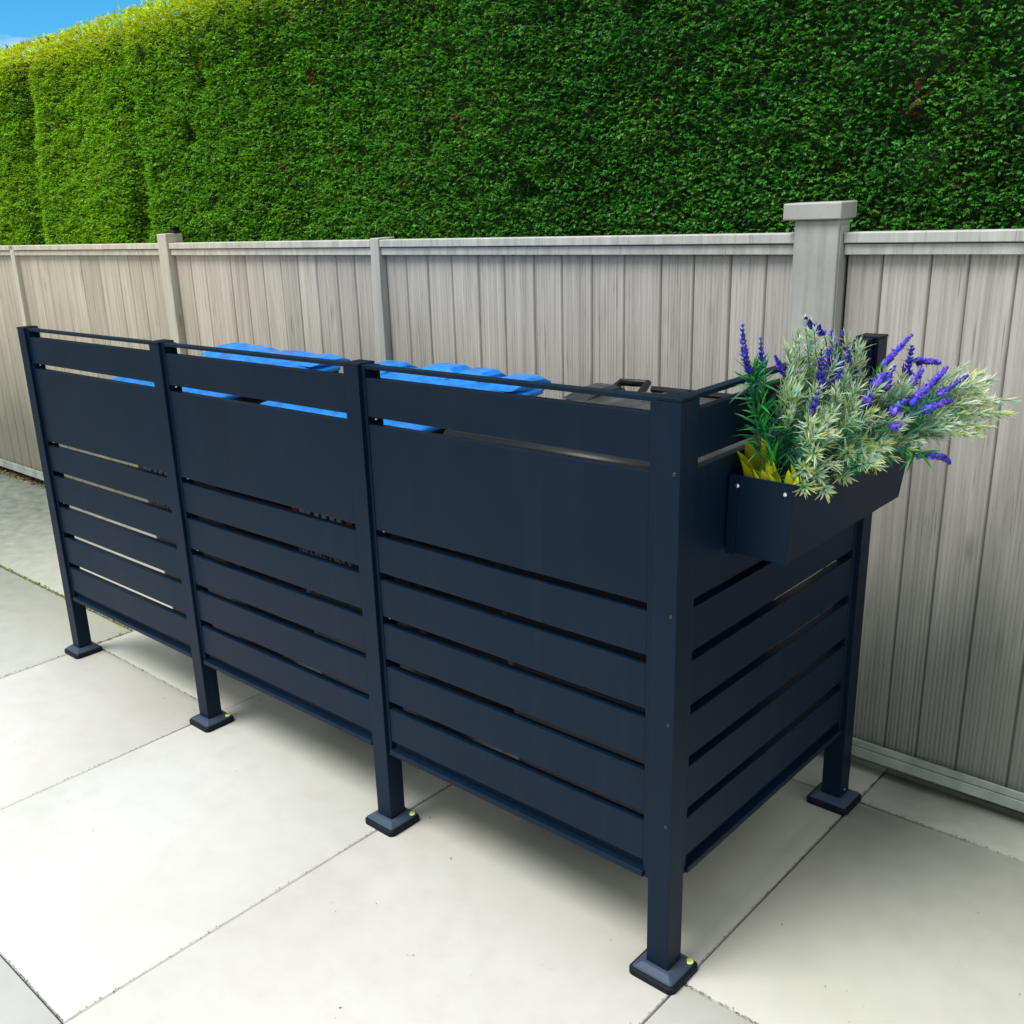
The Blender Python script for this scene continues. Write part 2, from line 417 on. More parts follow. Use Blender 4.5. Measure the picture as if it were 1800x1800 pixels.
# ------------------------------------------------------------------ fence
FY, FS = 1.0698, -.00667
fence = empty('fence', (0, FY, 0)); fence.rotation_euler = (0, 0, math.atan(FS))
tag(fence, 'weathered grey timber panel fence with posts running behind the bin screen', 'fence')
def board_panel(x0, x1, seams):
    """one bay of upright reeded boards as a profile extruded upward (local fence space, face toward -y)"""
    xs = [x0] + [s for s in seams if x0 + .02 < s < x1 - .02] + [x1]
    V, F, K = [], [], []
    Z = [.075, .35, .7, 1.05, 1.43]
    for a, bb in zip(xs, xs[1:]):
        t = (random.random(), random.random(), random.random())
        prof = [(a+.0008, .010), (a+.003, .0025), (a+.0055, .0)]
        n = max(4, int(round((bb-a)/random.uniform(.011, .015)))); wd = (bb-a-.012)/n
        dp = random.uniform(.0010, .0020)
        for k in range(n):
            q = a+.006+k*wd; j = random.uniform(-.1, .1)*wd; dd = dp*random.choice((.4, .8, 1, 1, 1.3))
            prof += [(q+wd*.10, 0), (q+wd*.30+j, dd), (q+wd*.42+j, dd), (q+wd*.62, -.0002), (q+wd*.96, -.0002)]
        prof += [(bb-.0055, .0), (bb-.003, .0025), (bb-.0008, .010)]
        b0 = len(V); lean = random.uniform(-.0015, .0015); dy = random.uniform(-.0012, .0012)
        for zi, z in enumerate(Z):
            wob = random.uniform(-.0012, .0012) if 0 < zi < len(Z)-1 else 0
            for (x, y) in prof:
                V.append((x + lean*z*.3, y + .006 + dy + wob, z)); K.append(t)
        m_ = len(prof)
        for zi in range(len(Z)-1):
            for i in range(m_-1):
                p = b0 + zi*m_ + i
                F.append((p, p+1, p+m_+1, p+m_))
    # solid back
    b0 = len(V)
    V += [(x0, .017, .075), (x1, .017, .075), (x1, .017, 1.43), (x0, .017, 1.43)]; F.append((b0, b0+1, b0+2, b0+3)); K += [(.3, .3, .3)]*4
    return np_mesh('fence_panel', np.array(V), np.array(F), np.array(K))
def with_tint(o):
    me = o.data; a = me.color_attributes.new("tint", 'FLOAT_COLOR', 'POINT')
    t = (random.random(), random.random(), random.random(), 1)
    for d in a.data: d.color = t
    return o
main_seams = [-1.804, -1.693, -1.575, -1.452, -1.335, -1.208, -1.095, -.979, -.86, -.732, -.624, -.51, -.405]
right_seams = [-.098, .018, .102, .205, .33, .44, .56, .67, .79, .9, 1.02, 1.14, 1.25, 1.37, 1.5, 1.62, 1.75, 1.9, 2.0, 2.1, 2.3, 2.4]
def auto(x0, x1):
    out, x = [], x0
    while x < x1: x += random.choice((.105, .115, .12, .125, .2)); out.append(x)
    return out
bays = [(-8.3, -6.62), (-6.60, -5.115), (-5.062, -3.445), (-3.362, -1.962), (-1.912, -.311), (-.1875, 1.45), (1.53, 2.6)]
for i, (a, bb) in enumerate(bays):
    seams = main_seams if i == 4 else right_seams if i >= 5 else auto(a, bb)
    p = link('fence_panel', board_panel(a, bb, seams), M['wood'], fence)
    mb = MB().box(a, bb, -.022, .030, 1.446, 1.4715, .002)
    with_tint(mb.build('top_rail', M['rail'], p))
    mb = MB().box(a, bb, -.014, .028, 1.4175, 1.4435, .0015)
    with_tint(mb.build('top_rail', M['rail'], p))
    mb = MB(); x0_, x1_ = a, bb
    mb.box(x0_, x1_, -.020, .030, .045, .075, .0015); mb.box(x0_, x1_, -.020, -.014, .078, .098, .001)
    mb.build('bottom_rail', M['base'], p)
    MB().box(a, bb, .105, .130, -.009, .30, .002).build('shade_board', M['shade_board'], p)
def fpost(x0, x1, zt, y0=-.026, y1=.06, m='rail'):
    o = MB().box(x0, x1, y0, y1, -.02, zt, .003, 2).build('post', M[m], fence)
    if m == 'rail': with_tint(o)
    return o
fpost(-5.113, -5.064, 1.448, -.018)
MB().box(-.205, -.15, .032, .045, .08, 1.44, .001).build('backing_batten', M['shade_board'], fence)
p = fpost(-3.443, -3.364, 1.514, -.030)
kp = MB(); kp.loft([rounded_rect(-3.385, .035, .024, .024, .01, z, 3) for z in (1.515, 1.520)] + [rounded_rect(-3.385, .035, .017*s, .017*s, .006*s, z, 3) for s, z in ((1, 1.528), (1.15, 1.538), (.4, 1.546))])
kp.build('finial', M['rubber'], p)
fpost(-1.960, -1.914, 1.478, -.024)
p = MB().box(-.3085, -.1915, -.043, .022, -.02, 1.504, .004, 2).build('post', M['post'], fence)
MB().box(-.3345, -.1825, -.056, .036, 1.5045, 1.546, .004, 3).build('cap', M['post'], p)
MB().box(1.452, 1.528, -.030, .06, -.02, 1.50, .004, 2).build('post', M['post'], fence)
MB().box(-6.618, -6.602, -.018, .06, -.02, 1.45, .003).build('post', M['post'], fence)
# loose edge strip down the right side of the big post, gap behind it stays dark
MB().box(-.1912, -.1888, -.036, .0, .10, 1.49, .0008).build('edge_strip', M['post'], p)

# ------------------------------------------------------------------ hedge
HY = 1.50   # front face
HT = 2.585
def surf(x, z):
    v = Vector((x*1.1, z*.9, 0)); d = noise.noise(v)*.06
    d += noise.noise(Vector((x*4.2, z*6.0, 3.1)))*.016
    d += noise.noise(Vector((x*9, z*34 + x*3, 7.7)))*.020
    d -= .045*max(0, noise.noise(Vector((x*6, z*9, 31)))-.42)/.3
    # two shallow upright clefts between the hedge plants at the left, and a hint of others
    for cx, am, wd in ((-5.6, .11, .10), (-4.32, .06, .08), (-2.9, .04, .12), (-1.3, .03, .12)):
        q = (x - cx - .08*math.sin(z*3.1+cx))/wd
        d -= am*math.exp(-q*q)*(.6+.4*math.sin(z*5+cx*3))
    top = max(0, (z-(HT-.16))/.16)
    d -= .10*top*top
    return d
def topz(x): return HT + .030*noise.noise(Vector((x*1.7, 5, 2))) + .015*noise.noise(Vector((x*7, 1, 2)))
hv = []
nx, nz = 240, 50
X = np.linspace(-11, 3.2, nx)
V, F = [], []
for i, x in enumerate(X):
    for j in range(nz):
        z = topz(x)*j/(nz-1) - .05; V.append((x, HY - surf(x, z) + .055, z))
    for k in range(1, 4): V.append((x, HY + .1 + .9*k/3, topz(x) - .05 - .02*k))
m_ = nz + 3
for i in range(nx-1):
    for j in range(m_-1):
        p = i*m_ + j; F.append((p, p+m_, p+m_+1, p+1))
hedge = empty('hedge', (-2.5, HY+.3, 0))
tag(hedge, 'tall clipped dense green hedge rising behind the grey fence', 'hedge')
core = link('shade_core', np_mesh('shade_core', np.array(V), np.array(F)), M['core'])  # dark green sheet standing in for the shade deep between the leaves
core.location = (2.5, -HY-.3, 0); core.parent = hedge

def leaves(centers, dirs, ups, L, W, col, bend=.25):
    """rhombic leaflets; arrays (n,3)"""
    side = np.cross(dirs, ups); side /= np.linalg.norm(side, axis=1, keepdims=True)+1e-9
    nrm = np.cross(side, dirs)
    L = L[:, None]; W = W[:, None]
    p0 = centers; p1 = centers + dirs*L*.45 + side*W*.5 + nrm*L*.06
    p2 = centers + dirs*L - nrm*L*bend; p3 = centers + dirs*L*.45 - side*W*.5 + nrm*L*.06
    V = np.stack([p0, p1, p2, p3], 1).reshape(-1, 3)
    n = len(centers); F = np.arange(n*4).reshape(n, 4)
    K = np.repeat(col, 4, axis=0)
    return V, F, K
def spray_field(n, xr, zr, size, top=False, seed=1):
    rs = np.random.default_rng(seed); random.seed(seed)
    P, D, T, Cc = [], [], [], []
    for _ in range(n):
        x = rs.uniform(*xr)
        if top:
            y = HY + rs.uniform(-.07, .8)**1 ; z = topz(x) - max(0, .03-y+HY)*.5 + rs.normal(0, .012)
            dp = 0
            d = np.array([rs.normal(0, .5), rs.normal(-.25, .4), abs(rs.normal(.9, .3))])
        else:
            z = rs.uniform(*zr)*1.0
            if z > topz(x): continue
            dp = rs.random()**1.5*.045
            y = HY - surf(x, z) + dp
            d = np.array([rs.normal(.15, .55), -1.0 + rs.normal(0, .25), rs.normal(-.05, .45)])
        d /= np.linalg.norm(d)
        P.append((x, y, z)); D.append(d); T.append(dp)
    P = np.array(P); D = np.array(D); T = np.array(T)
    n = len(P)
    # colour per spray
    K = np.zeros((n, 3))
    for i in range(n):
        x, y, z = P[i]
        a = min(1, max(0, (-x-1.2)/3.6))                     # yellower and brighter toward the left
        big = noise.noise(Vector((x*.9, z*1.1, 9)))*.5 + .5
        med = noise.noise(Vector((x*5, z*9, 2)))*.5 + .5
        dark = np.array((.024, .235, .026)); mid = np.array((.115, .440, .006)); yel = np.array((.46, .64, .008))
        c = dark*(1-a) + mid*a
        c = c + (yel-c)*(.05 + .52*a*a*big + .12*med*med)
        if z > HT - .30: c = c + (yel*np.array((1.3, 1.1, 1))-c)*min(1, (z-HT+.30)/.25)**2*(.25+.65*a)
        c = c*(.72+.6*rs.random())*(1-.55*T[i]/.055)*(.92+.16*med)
        br = noise.noise(Vector((x*7.1, z*6.3, 21)))
        if br > .54 and rs.random() < .40: c = np.array((.26, .125, .045))*rs.uniform(.4, 1.1)
        elif rs.random() < .012: c = np.array((.17, .12, .06))*rs.uniform(.5, 1.2)
        K[i] = c
    up = np.array([0, 0, 1.0]) + rs.normal(0, .35, (n, 3)); up /= np.linalg.norm(up, axis=1, keepdims=True)
    side = np.cross(D, up); side /= np.linalg.norm(side, axis=1, keepdims=True)
    out = []
    base = 0; VV, FF, KK = [], [], []
    for k in range(6):
        s = (-1)**k; t = k//2
        fr = .05 + .27*t
        cen = P + D*size*fr*2.2
        ang = .75 - .12*t
        d = D*math.cos(ang) + side*s*math.sin(ang) + rs.normal(0, .18, (n, 3)); 
        if k >= 4: d = D + side*s*.35 + rs.normal(0, .15, (n, 3))
        d /= np.linalg.norm(d, axis=1, keepdims=True)
        upk = up + rs.normal(0, .35, (n, 3))
        Ls = size*rs.uniform(.7, 1.25, n); Ws = Ls*rs.uniform(.42, .6, n)
        col = K*rs.uniform(.75, 1.3, (n, 1))
        v_, f_, c_ = leaves(cen, d, upk, Ls, Ws, col)
        VV.append(v_); FF.append(f_+base); KK.append(c_); base += len(v_)
    return np.concatenate(VV), np.concatenate(FF), np.concatenate(KK)
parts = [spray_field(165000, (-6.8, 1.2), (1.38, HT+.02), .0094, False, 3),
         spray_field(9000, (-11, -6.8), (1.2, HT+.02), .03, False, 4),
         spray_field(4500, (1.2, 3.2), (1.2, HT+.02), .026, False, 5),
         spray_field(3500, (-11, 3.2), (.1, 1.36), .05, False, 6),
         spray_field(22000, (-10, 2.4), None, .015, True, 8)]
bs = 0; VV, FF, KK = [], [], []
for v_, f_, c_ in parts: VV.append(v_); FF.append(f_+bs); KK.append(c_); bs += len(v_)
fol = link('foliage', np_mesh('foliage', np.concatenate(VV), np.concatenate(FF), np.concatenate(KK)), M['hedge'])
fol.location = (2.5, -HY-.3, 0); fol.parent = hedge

# ------------------------------------------------------------------ bin screen
W = .0523; H = 1.25
PX = [0, -.8525, -1.7235, -2.6085]; PY = .8445
screen = empty('bin_screen', (0, 0, 0))
tag(screen, 'large anthracite slatted metal bin screen of three front bays and one side', 'bin screen')
def make_post(x, y, bolts=False):
    """x, y = outer front corner (post spans x-W..x, y..y+W)"""
    p = MB().box(x-W, x, y, y+W, .012, H-.006, .0012, 2).build('post', M['steel'], screen)
    MB().box(x-W-.0012, x+.0012, y-.0012, y+W+.0012, H-.0055, H+.0005, .0014, 2).build('cap', M['steel_dark'], p)
    cx, cy = x-W/2, y+W/2
    ft = MB()
    hs = .056
    ft.loft([rounded_rect(cx, cy, hs, hs, .014, 0.0), rounded_rect(cx, cy, hs, hs, .014, .012), rounded_rect(cx, cy, hs-.004, hs-.004, .011, .0165)])
    fo = ft.build('foot', M['rubber'], screen)
    cl = MB(); cl.loft([rounded_rect(cx, cy, hs-.0065, hs-.0065, .008, .0168), rounded_rect(cx, cy, hs-.009, hs-.009, .006, .020),
                       rounded_rect(cx, cy, W/2+.008, W/2+.008, .003, .0285), rounded_rect(cx, cy, W/2+.0035, W/2+.0035, .001, .0295)])
    cl.build('collar', M['collar'], fo)
    return p, fo
posts = []
for i, x in enumerate(PX):
    p, fo = make_post(x, 0); posts.append(p)
    if i < 3:
        px, py = x-W/2+.040, .026+.036
        q = MB().dome((px, py, .0225), (0, 0, 1), .0098, .0032).build('plug', M['plug_ring'], fo)
        MB().dome((px, py, .0262), (0, 0, 1), .0055, .0012).build('plug', M['plug'], fo)
pb, _ = make_post(0, PY)
for z in (1.113, .837, .609, .379):
    MB().dome((-.0115, -.0002, z), (0, -1, 0), .0042, .0018).build('screw', M['black_screw'], posts[0])
MB().dome((.0002, PY+.026, .0435), (1, 0, 0), .003, .0015).build('screw', M['zinc'], pb)
SL = [(1.217, 1.126), (1.107, .847), (.829, .737), (.716, .620), (.598, .503), (.480, .3825), (.3595, .267)]
def make_panel(along, a0, a1, off, c0, c1):
    """along 'x': runs a0..a1 in x with outer face at y=off; along 'y': runs in y with outer face at x=off"""
    T = .022
    def bx(mb, u0, u1, d0, d1, z0, z1, bev=.0012, seg=2):
        if along == 'x': mb.box(u0, u1, off+d0, off+d1, z0, z1, bev, seg)
        else: mb.box(off-d1, off-d0, u0, u1, z0, z1, bev, seg)
        return mb
    fr = MB()
    u0, u1 = a0+c0+.0006, a1-c1-.0006
    # U-channel stiles with deeper inner webs, top rail and bottom rail welded between them
    bx(fr, a0+.0008, a0+c0, 0, .030, .228, H-.0025)
    bx(fr, a1-c1, a1-.0008, 0, .030, .228, H-.0025)
    bx(fr, a0+.0008, a0+c0+.018, .0295, .0335, .229, H-.0035, .0005, 1)
    bx(fr, a1-c1-.018, a1-.0008, .0295, .0335, .229, H-.0035, .0005, 1)
    bx(fr, u0-.003, u1+.003, .0012, .024, H-.0120, H-.0032, .001)
    bx(fr, u0-.003, u1+.003, -.006, .0285, .2285, .243, .002)
    bx(fr, u0-.003, u1+.003, .013, .0280, .2425, .262, .001)
    frame = fr.build('panel_frame', M['steel'], screen)
    for (zt, zb) in SL:
        bx(MB(), u0, u1, .0015, .0015+T, zb, zt, .0014).build('slat', M['steel'], frame)
    # zinc screw heads in the gaps at the stile ends
    for (zt, k) in ((1.1165, 0), (.838, 0), (.609, 0), (.371, 0)):
        s = MB()
        if along == 'x': s.dome((u0+.0065, off+.020, zt+.001), (.6, -1, 0), .0032, .002)
        else: s.dome((off-.020, u1-.0065, zt+.001), (1, -.6, 0), .0032, .002)
        s.build('screw', M['zinc'], frame)
    return frame
make_panel('x', PX[1], -W, .010, .011, .0185)
make_panel('x', PX[2], PX[1]-W, .010, .011, .012)
make_panel('x', PX[3], PX[2]-W, .010, .010, .012)
make_panel('y', W, PY, -.010, .026, .020)

# ------------------------------------------------------------------ wheeled bins
def text_mesh(s, size, m, parent, loc, name='lettering', xs=1.0):
    cu = bpy.data.curves.new('t', 'FONT'); cu.body = s; cu.size = size; cu.align_x = 'CENTER'; cu.extrude = .0006; cu.offset = size*.012
    to = bpy.data.objects.new('t', cu); C.objects.link(to)
    dg = bpy.context.evaluated_depsgraph_get(); me = bpy.data.meshes.new_from_object(to.evaluated_get(dg))
    bpy.data.objects.remove(to); bpy.data.curves.remove(cu)
    o = link(name, me, m, parent); me.transform(Matrix.Diagonal((xs, 1, 1, 1)))
    o.location = loc; o.rotation_euler = (R(90), 0, 0); return o
def make_bin(cx, lidm, label, blue):
    t = empty('wheeled_bin', (cx, .47, 0))
    tag(t, label, 'wheelie bin', 'wheeled bins standing behind the bin screen')
    bw, yf, yb = .305, -.255, .235
    body = MB()
    rings = []
    for z, s, sy in ((.05, .78, .80), (.09, .80, .82), (.60, .90, .92), (.985, .985, .985), (.99, 1.02, 1.02), (1.022, 1.03, 1.02)):
        rings.append(rounded_rect(0, (yf+yb)/2 + (1-sy)*.03, bw*s, (yb-yf)/2*sy, .05, z, 4))
    body.loft(rings)
    # front body rib frame
    bo = body.build('body', M['bin'], t)
    for sx in (-1, 1):
        hb = MB()
        hb.box(sx*.225-.02, sx*.235+.02, yb-.01, yb+.075, .975, 1.03, .008, 2)
        hb.build('handle_bracket', M['bin'], t)
    hb = MB(); hb.tube([(-.255, yb+.062, 1.038), (.255, yb+.062, 1.038)], .014, 10)
    hb.build('handle', M['bin'], t)
    for sx in (-1, 1):
        wm = MB(); ring = []
        wm.tube([(sx*.175, yb-.04, .10), (sx*.215, yb-.04, .10)], .10, 24)
        wm.build('wheel', M['rubber'], t)
    # lid: shallow crowned shell, raised hinge humps at the back
    lm = MB(); hx = .345; y0, y1 = -.300, .245
    NXL, NYL = 40, 14
    def lz(u_, v_):   # u -1..1 across, v 0..1 front to back
        z = 1.058 + .030*v_**1.2 + .010*(1-u_*u_)
        e = max(abs(u_), 0); z -= .014*max(0, (e-.86)/.14)**2 + .012*max(0, (.08-v_)/.08)**2
        g_ = abs(abs(u_)-.45); z += (.013*math.exp(-(g_/.07)**2) + .008*math.exp(-(abs(u_)/.06)**2) - .006*math.exp(-((abs(u_)-.22)/.05)**2))*math.sin(math.pi*min(1, v_*1.1))
        return z
    rows = []
    for j in range(NYL+1):
        v_ = j/NYL; rows.append([(hx*(2*i/NXL-1)*(1-.03*(1-v_)), y0+(y1-y0)*v_, lz(2*i/NXL-1, v_)) for i in range(NXL+1)])
    vs = [[lm.bm.verts.new(p) for p in rw] for rw in rows]
    for j in range(NYL):
        for i in range(NXL): lm.bm.faces.new((vs[j][i], vs[j][i+1], vs[j+1][i+1], vs[j+1][i]))
    lo = [[lm.bm.verts.new((p[0]*1.004, p[1], p[2]-(.026 if not blue else .015))) for p in rw] for rw in rows]
    for j in range(NYL):
        for i in range(NXL): lm.bm.faces.new((lo[j+1][i], lo[j+1][i+1], lo[j][i+1], lo[j][i]))
    for i in range(NXL):
        lm.bm.faces.new((vs[0][i+1], vs[0][i], lo[0][i], lo[0][i+1])); lm.bm.faces.new((vs[-1][i], vs[-1][i+1], lo[-1][i+1], lo[-1][i]))
    for j in range(NYL):
        lm.bm.faces.new((vs[j][0], vs[j+1][0], lo[j+1][0], lo[j][0])); lm.bm.faces.new((vs[j+1][-1], vs[j][-1], lo[j][-1], lo[j+1][-1]))
    lid = lm.build('lid', lidm, t, True)
    md = lid.modifiers.new('bev', 'BEVEL'); md.width = .004; md.segments = 2; md.limit_method = 'ANGLE'; md.angle_limit = R(50)
    # hinge humps
    zb = 1.088
    humps = (((-.325, -.20, .028), (-.10, .02, .022), (.05, .17, .022), (.215, .33, .018)), ((-.330, -.215, .020), (-.09, .055, .030), (.035+.03, .175, .026), (.225, .335, .020)))[0 if cx < -2 or not blue else 1]
    if not blue: humps = ((-.315, -.235, .016), (-.10, -.02, .010), (.10, .19, .010))
    if cx < -2: humps = ((-.335, .335, .030),)
    for x0, x1, h in humps:
        hm = MB()
        prof = [(y1-.13, -.004), (y1-.07, h*.72), (y1-.06, h*.95), (y1+.012, h), (y1+.022, h*.80), (y1+.048, .0), (y1+.050, -.018), (y1+.02, -.034), (y1-.05, -.02)]
        n_ = 14 if x1-x0 > .3 else 7; rings = []
        for q in range(n_+1):
            t_ = q/n_; x = x0+(x1-x0)*t_; e = min(t_, 1-t_)*(x1-x0)
            s_ = min(1, .55+.45*min(1, e/.012))
            if x1-x0 > .3: s_ *= 1 - .45*t_ - (.22 if q % 4 == 3 else 0) 
            rings.append([(x, yy + (.012*math.sin(t_*9) if x1-x0 > .3 else 0), zb+zz*s_) for (yy, zz) in prof])
        hm.loft(rings); hg = hm.build('hinge', lidm, t)
        bv_ = hg.modifiers.new('bev', 'BEVEL'); bv_.width = .002; bv_.segments = 2
    if not blue:
        # front grip bar and the folded handle standing up behind
        gb = MB(); gb.tube([(-.335, y0+.000, 1.056), (.335, y0+.000, 1.056)], .024, 16); gb.build('lid_edge', M['bin'], lid, True)
        ha = MB(); zz = 1.098
        ha.tube([(-.25, y1-.03, zz-.02), (-.25, y1+.05, zz+.006), (-.17, y1+.055, zz+.008), (-.15, y1-.02, zz-.014)], .011, 8)
        ha.build('grab_handle', M['bin'], t); ha = MB()
        ha.tube([(-.14, y1+.03, zz), (.10, y1+.03, zz), (.18, y1-.02, zz-.004)], .009, 8)
        ha.build('grab_handle', M['bin'], t)
    return t, bo
b1, body1 = make_bin(-2.115, M['blue'], 'black wheeled bin with blue lid, farthest left behind the screen', True)
b2, body2 = make_bin(-1.225, M['blue'], 'black wheeled bin with blue lid, between the other two bins', True)
b3, body3 = make_bin(-.400, M['lid_black'], 'all black wheeled bin with dusty lid beside the planter end', False)
for t in (b1, b2):
    yy = -.262
    # printed notice on the front of each blue lidded bin, only slivers show through the gaps
    def strip(x0, x1, z0, z1, m, name='printed_bar'):
        MB().box(x0, x1, yy-.001-.0, yy, z0, z1).build(name, m, t)
    strip(-.215, -.190, .68, .83, M['red_print']); strip(.030, .058, .68, .83, M['red_print'])
    for k, x in enumerate((-.165, -.140, -.100, -.066, -.030, .002)):
        strip(x-.010 if k else x-.016, x+.010, .68, .83, M['white_print'])
    text_mesh('PLEASE ONLY', .052, M['white_print'], t, (-.07, yy, .598), xs=.72)
# pale crumpled scrap lying on the black lid
rg = MB()
rr = []
for k, s_ in enumerate((.0, .5, 1, .8, .2)):
    rr.append([(-.46+.055*k-.03 + .012*math.cos(a)*s_*random.uniform(.6, 1.4), .40 + .016*math.sin(a)*s_*random.uniform(.6, 1.3), 1.106 + .007*s_*math.sin(a+.6) + .008*s_) for a in [2*math.pi*q/7 for q in range(7)]])
rg.loft(rr); M['scrap'] = simple('pale_scrap', (.62, .58, .50), .8, 0, .2, 60)
o = rg.build('crumpled_scrap', M['scrap']); tag(o, 'small pale crumpled scrap lying on the lid of the black bin', 'scrap')

# ------------------------------------------------------------------ hanging planter
pl = empty('trough_planter', (.06, .48, .92))
tag(pl, 'long anthracite metal trough planter hooked on the side panel of the bin screen', 'planter')
off = Vector((-.06, -.48, -.92))
def P_(x, y, z): return Vector((x, y, z)) + off
XI, XO = -.0065, .125
outer = [P_(XI, .187, .917), P_(XO-.008, .184, .913), P_(XO-.008, .732, .915), P_(XI, .735, .917), P_(XI, .192, 1.072), P_(XO+.001, .190, 1.071), P_(XO+.001, .765, 1.069), P_(XI, .765, 1.072)]
tm = MB(); th = .003
bm = tm.bm; vo = [bm.verts.new(p) for p in outer]
cen = sum(outer, Vector())/8
inn = []
for i, p in enumerate(outer):
    q = p.copy(); q.x += th if p.x < cen.x else -th; q.y += th if p.y < cen.y else -th
    if i < 4: q.z += th
    inn.append(bm.verts.new(q))
for fc in ((3, 2, 1, 0), (0, 1, 5, 4), (1, 2, 6, 5), (2, 3, 7, 6), (3, 0, 4, 7)):
    bm.faces.new([vo[i] for i in fc]); bm.faces.new([inn[i] for i in reversed(fc)])
for i in range(4):
    a, b_ = 4+i, 4+(i+1) % 4; bm.faces.new((vo[a], vo[b_], inn[b_], inn[a]))
tr = tm.build('trough', M['steel'], pl)
md = tr.modifiers.new('bev', 'BEVEL'); md.width = .0012; md.segments = 2
# folded end plate between two flanges
fl = MB()
def quad_plate(xa, xb, xa2, xb2, y_top, y_bot, t_):
    fl.hull([P_(xa2, y_bot-t_, .914), P_(xb2, y_bot-t_, .914), P_(xb, y_top-t_, 1.070), P_(xa, y_top-t_, 1.070),
             P_(xa2, y_bot-.0003, .914), P_(xb2, y_bot-.0003, .914), P_(xb, y_top-.0003, 1.070), P_(xa, y_top-.0003, 1.070)],
            ((0, 1, 2, 3), (7, 6, 5, 4), (0, 4, 5, 1), (1, 5, 6, 2), (2, 6, 7, 3), (3, 7, 4, 0)))
quad_plate(XI+.0005, XI+.020, XI+.0005, XI+.020, .190, .1855, .0016)
fl.build('flange', M['steel'], pl); fl = MB()
quad_plate(XO-.022, XO+.0005, XO-.030, XO-.0085, .190, .1845, .0016)
fl.build('flange', M['steel'], pl)
for (x, z) in ((.012, 1.052), (.108, 1.050)):
    MB().dome(P_(x, .1885, z), (0, -1, .05), .0042, .003).build('screw', M['zinc'], pl)
MB().box(*(XI+.006+off.x, XO-.014+off.x), .196+off.y, .735+off.y, .925+off.z, 1.025+off.z).build('filling', M['rubber'], pl)
for y in (.30, .62):
    hk = MB()
    hk.box(-.0345+off.x, -.0085+off.x, y+off.y, y+.03+off.y, 1.1075+off.z, 1.1095+off.z, .0004)
    hk.box(-.0100+off.x, -.0082+off.x, y+off.y, y+.03+off.y, 1.05+off.z, 1.1070+off.z, .0004)
    hk.build('hook', M['steel'], pl)

# ------------------------------------------------------------------ planting
class Leafy:
    def __init__(s): s.V, s.F, s.K = [], [], []
    def blade(s, p, d, up, L, Wd, c0, c1, curl=.3, nseg=3, tipw=.1, cmid=None):
        d = Vector(d).normalized(); up = Vector(up); side = d.cross(up)
        if side.length < 1e-4: side = d.orthogonal()
        side.normalize(); nn = side.cross(d).normalized(); b0 = len(s.V)
        for k in range(nseg+1):
            t = k/nseg; c = Vector(p) + d*L*t + nn*(-curl)*L*t*t
            wd = Wd*(math.sin(math.pi*(.18+.82*t))**.8 if t < 1 else tipw)*.5
            fold = nn*wd*.5
            s.V += [tuple(c+side*wd+fold), tuple(c), tuple(c-side*wd+fold)]
            cc = [c0[i]+(c1[i]-c0[i])*t for i in range(3)]; s.K += [cc]*3
        for k in range(nseg):
            a = b0+3*k; s.F += [(a, a+1, a+4, a+3), (a+1, a+2, a+5, a+4)]
    def build(s, name, m, parent=None):
        return link(name, np_mesh(name, np.array(s.V), np.array(s.F), np.array(s.K, dtype=float)), m, parent)
def rv(s=1): return Vector((random.gauss(0, s), random.gauss(0, s), random.gauss(0, s)))
def bez(p0, p1, p2, t): return p0*(1-t)**2 + p1*2*t*(1-t) + p2*t*t
stem_mat = simple('green_stem', (.03, .13, .05), .5)
GREENS = [(.008, .26, .10), (.02, .42, .24), (.12, .56, .42), (.05, .36, .03), (.005, .20, .16)]
CREAM = [(.93, .88, .48), (.94, .91, .72), (.88, .82, .16), (.94, .95, .90), (.92, .92, .76)]
def variegated(lf, st, base, tip, n_whorl, leafL, creamy, start=.25):
    base, tip = Vector(base), Vector(tip); mid = base.lerp(tip, .5) + Vector((0, 0, .02 + (tip-base).length*.12)) + rv(.006)
    pts = [bez(base, mid, tip, k/7) for k in range(8)]
    st.tube(pts, .0016, 5, .0008)
    up0 = rv()
    for k in range(n_whorl):
        t = start + (1-start)*k/(n_whorl-1); p = bez(base, mid, tip, t); d = (bez(base, mid, tip, min(1, t+.03)) - bez(base, mid, tip, t-.03)).normalized()
        a = d.orthogonal().normalized(); b_ = d.cross(a); ph = k*1.1+random.random()
        m_ = 6 if t < .97 else 8
        q = max(.04, min(1, (t-.56)/.26))*creamy
        for j in range(m_):
            an = ph + 2*math.pi*j/m_; out = a*math.cos(an)+b_*math.sin(an)
            sp = random.uniform(.75, 1.25) if t < .97 else random.uniform(.2, .9)
            dr = (d*(.9) + out*sp + rv(.12)).normalized()
            g_ = random.choice(GREENS); cr = random.choice(CREAM)
            q0 = min(1, q*random.uniform(.0, .45)); q1 = min(1, (.12+q*.95)*random.uniform(.4, 1.4))
            c0 = [g_[i]*(1-q0)+cr[i]*q0 for i in range(3)]; c1 = [g_[i]*(1-q1)+cr[i]*q1 for i in range(3)]
            lf.blade(p, dr, d, leafL*random.uniform(.65, 1.35), .0033*random.uniform(.8, 1.45), c0, c1, random.uniform(-.5, .35), 3)
def foliage_plant(base, tips, label, leafL=.024, creamy=.8, wh=11):
    t = empty('variegated_plant', base); tag(t, label, 'artificial plant', 'variegated plants in the trough planter')
    lf, st = Leafy(), MB(); bb = Vector(base)
    for tp in tips:
        tp = Vector(tp) - bb
        variegated(lf, st, (random.gauss(0, .012), random.gauss(0, .018), .0), tp, wh, leafL, creamy)
    st.build('stem', stem_mat, t); lf.build('leaves', M['leaf'], t)
def fan(c, n, sx, sy, sz):
    return [(c[0]+random.gauss(0, sx), c[1]+random.gauss(0, sy), c[2]+random.gauss(0, sz)) for _ in range(int(n*1.5))]
random.seed(21)
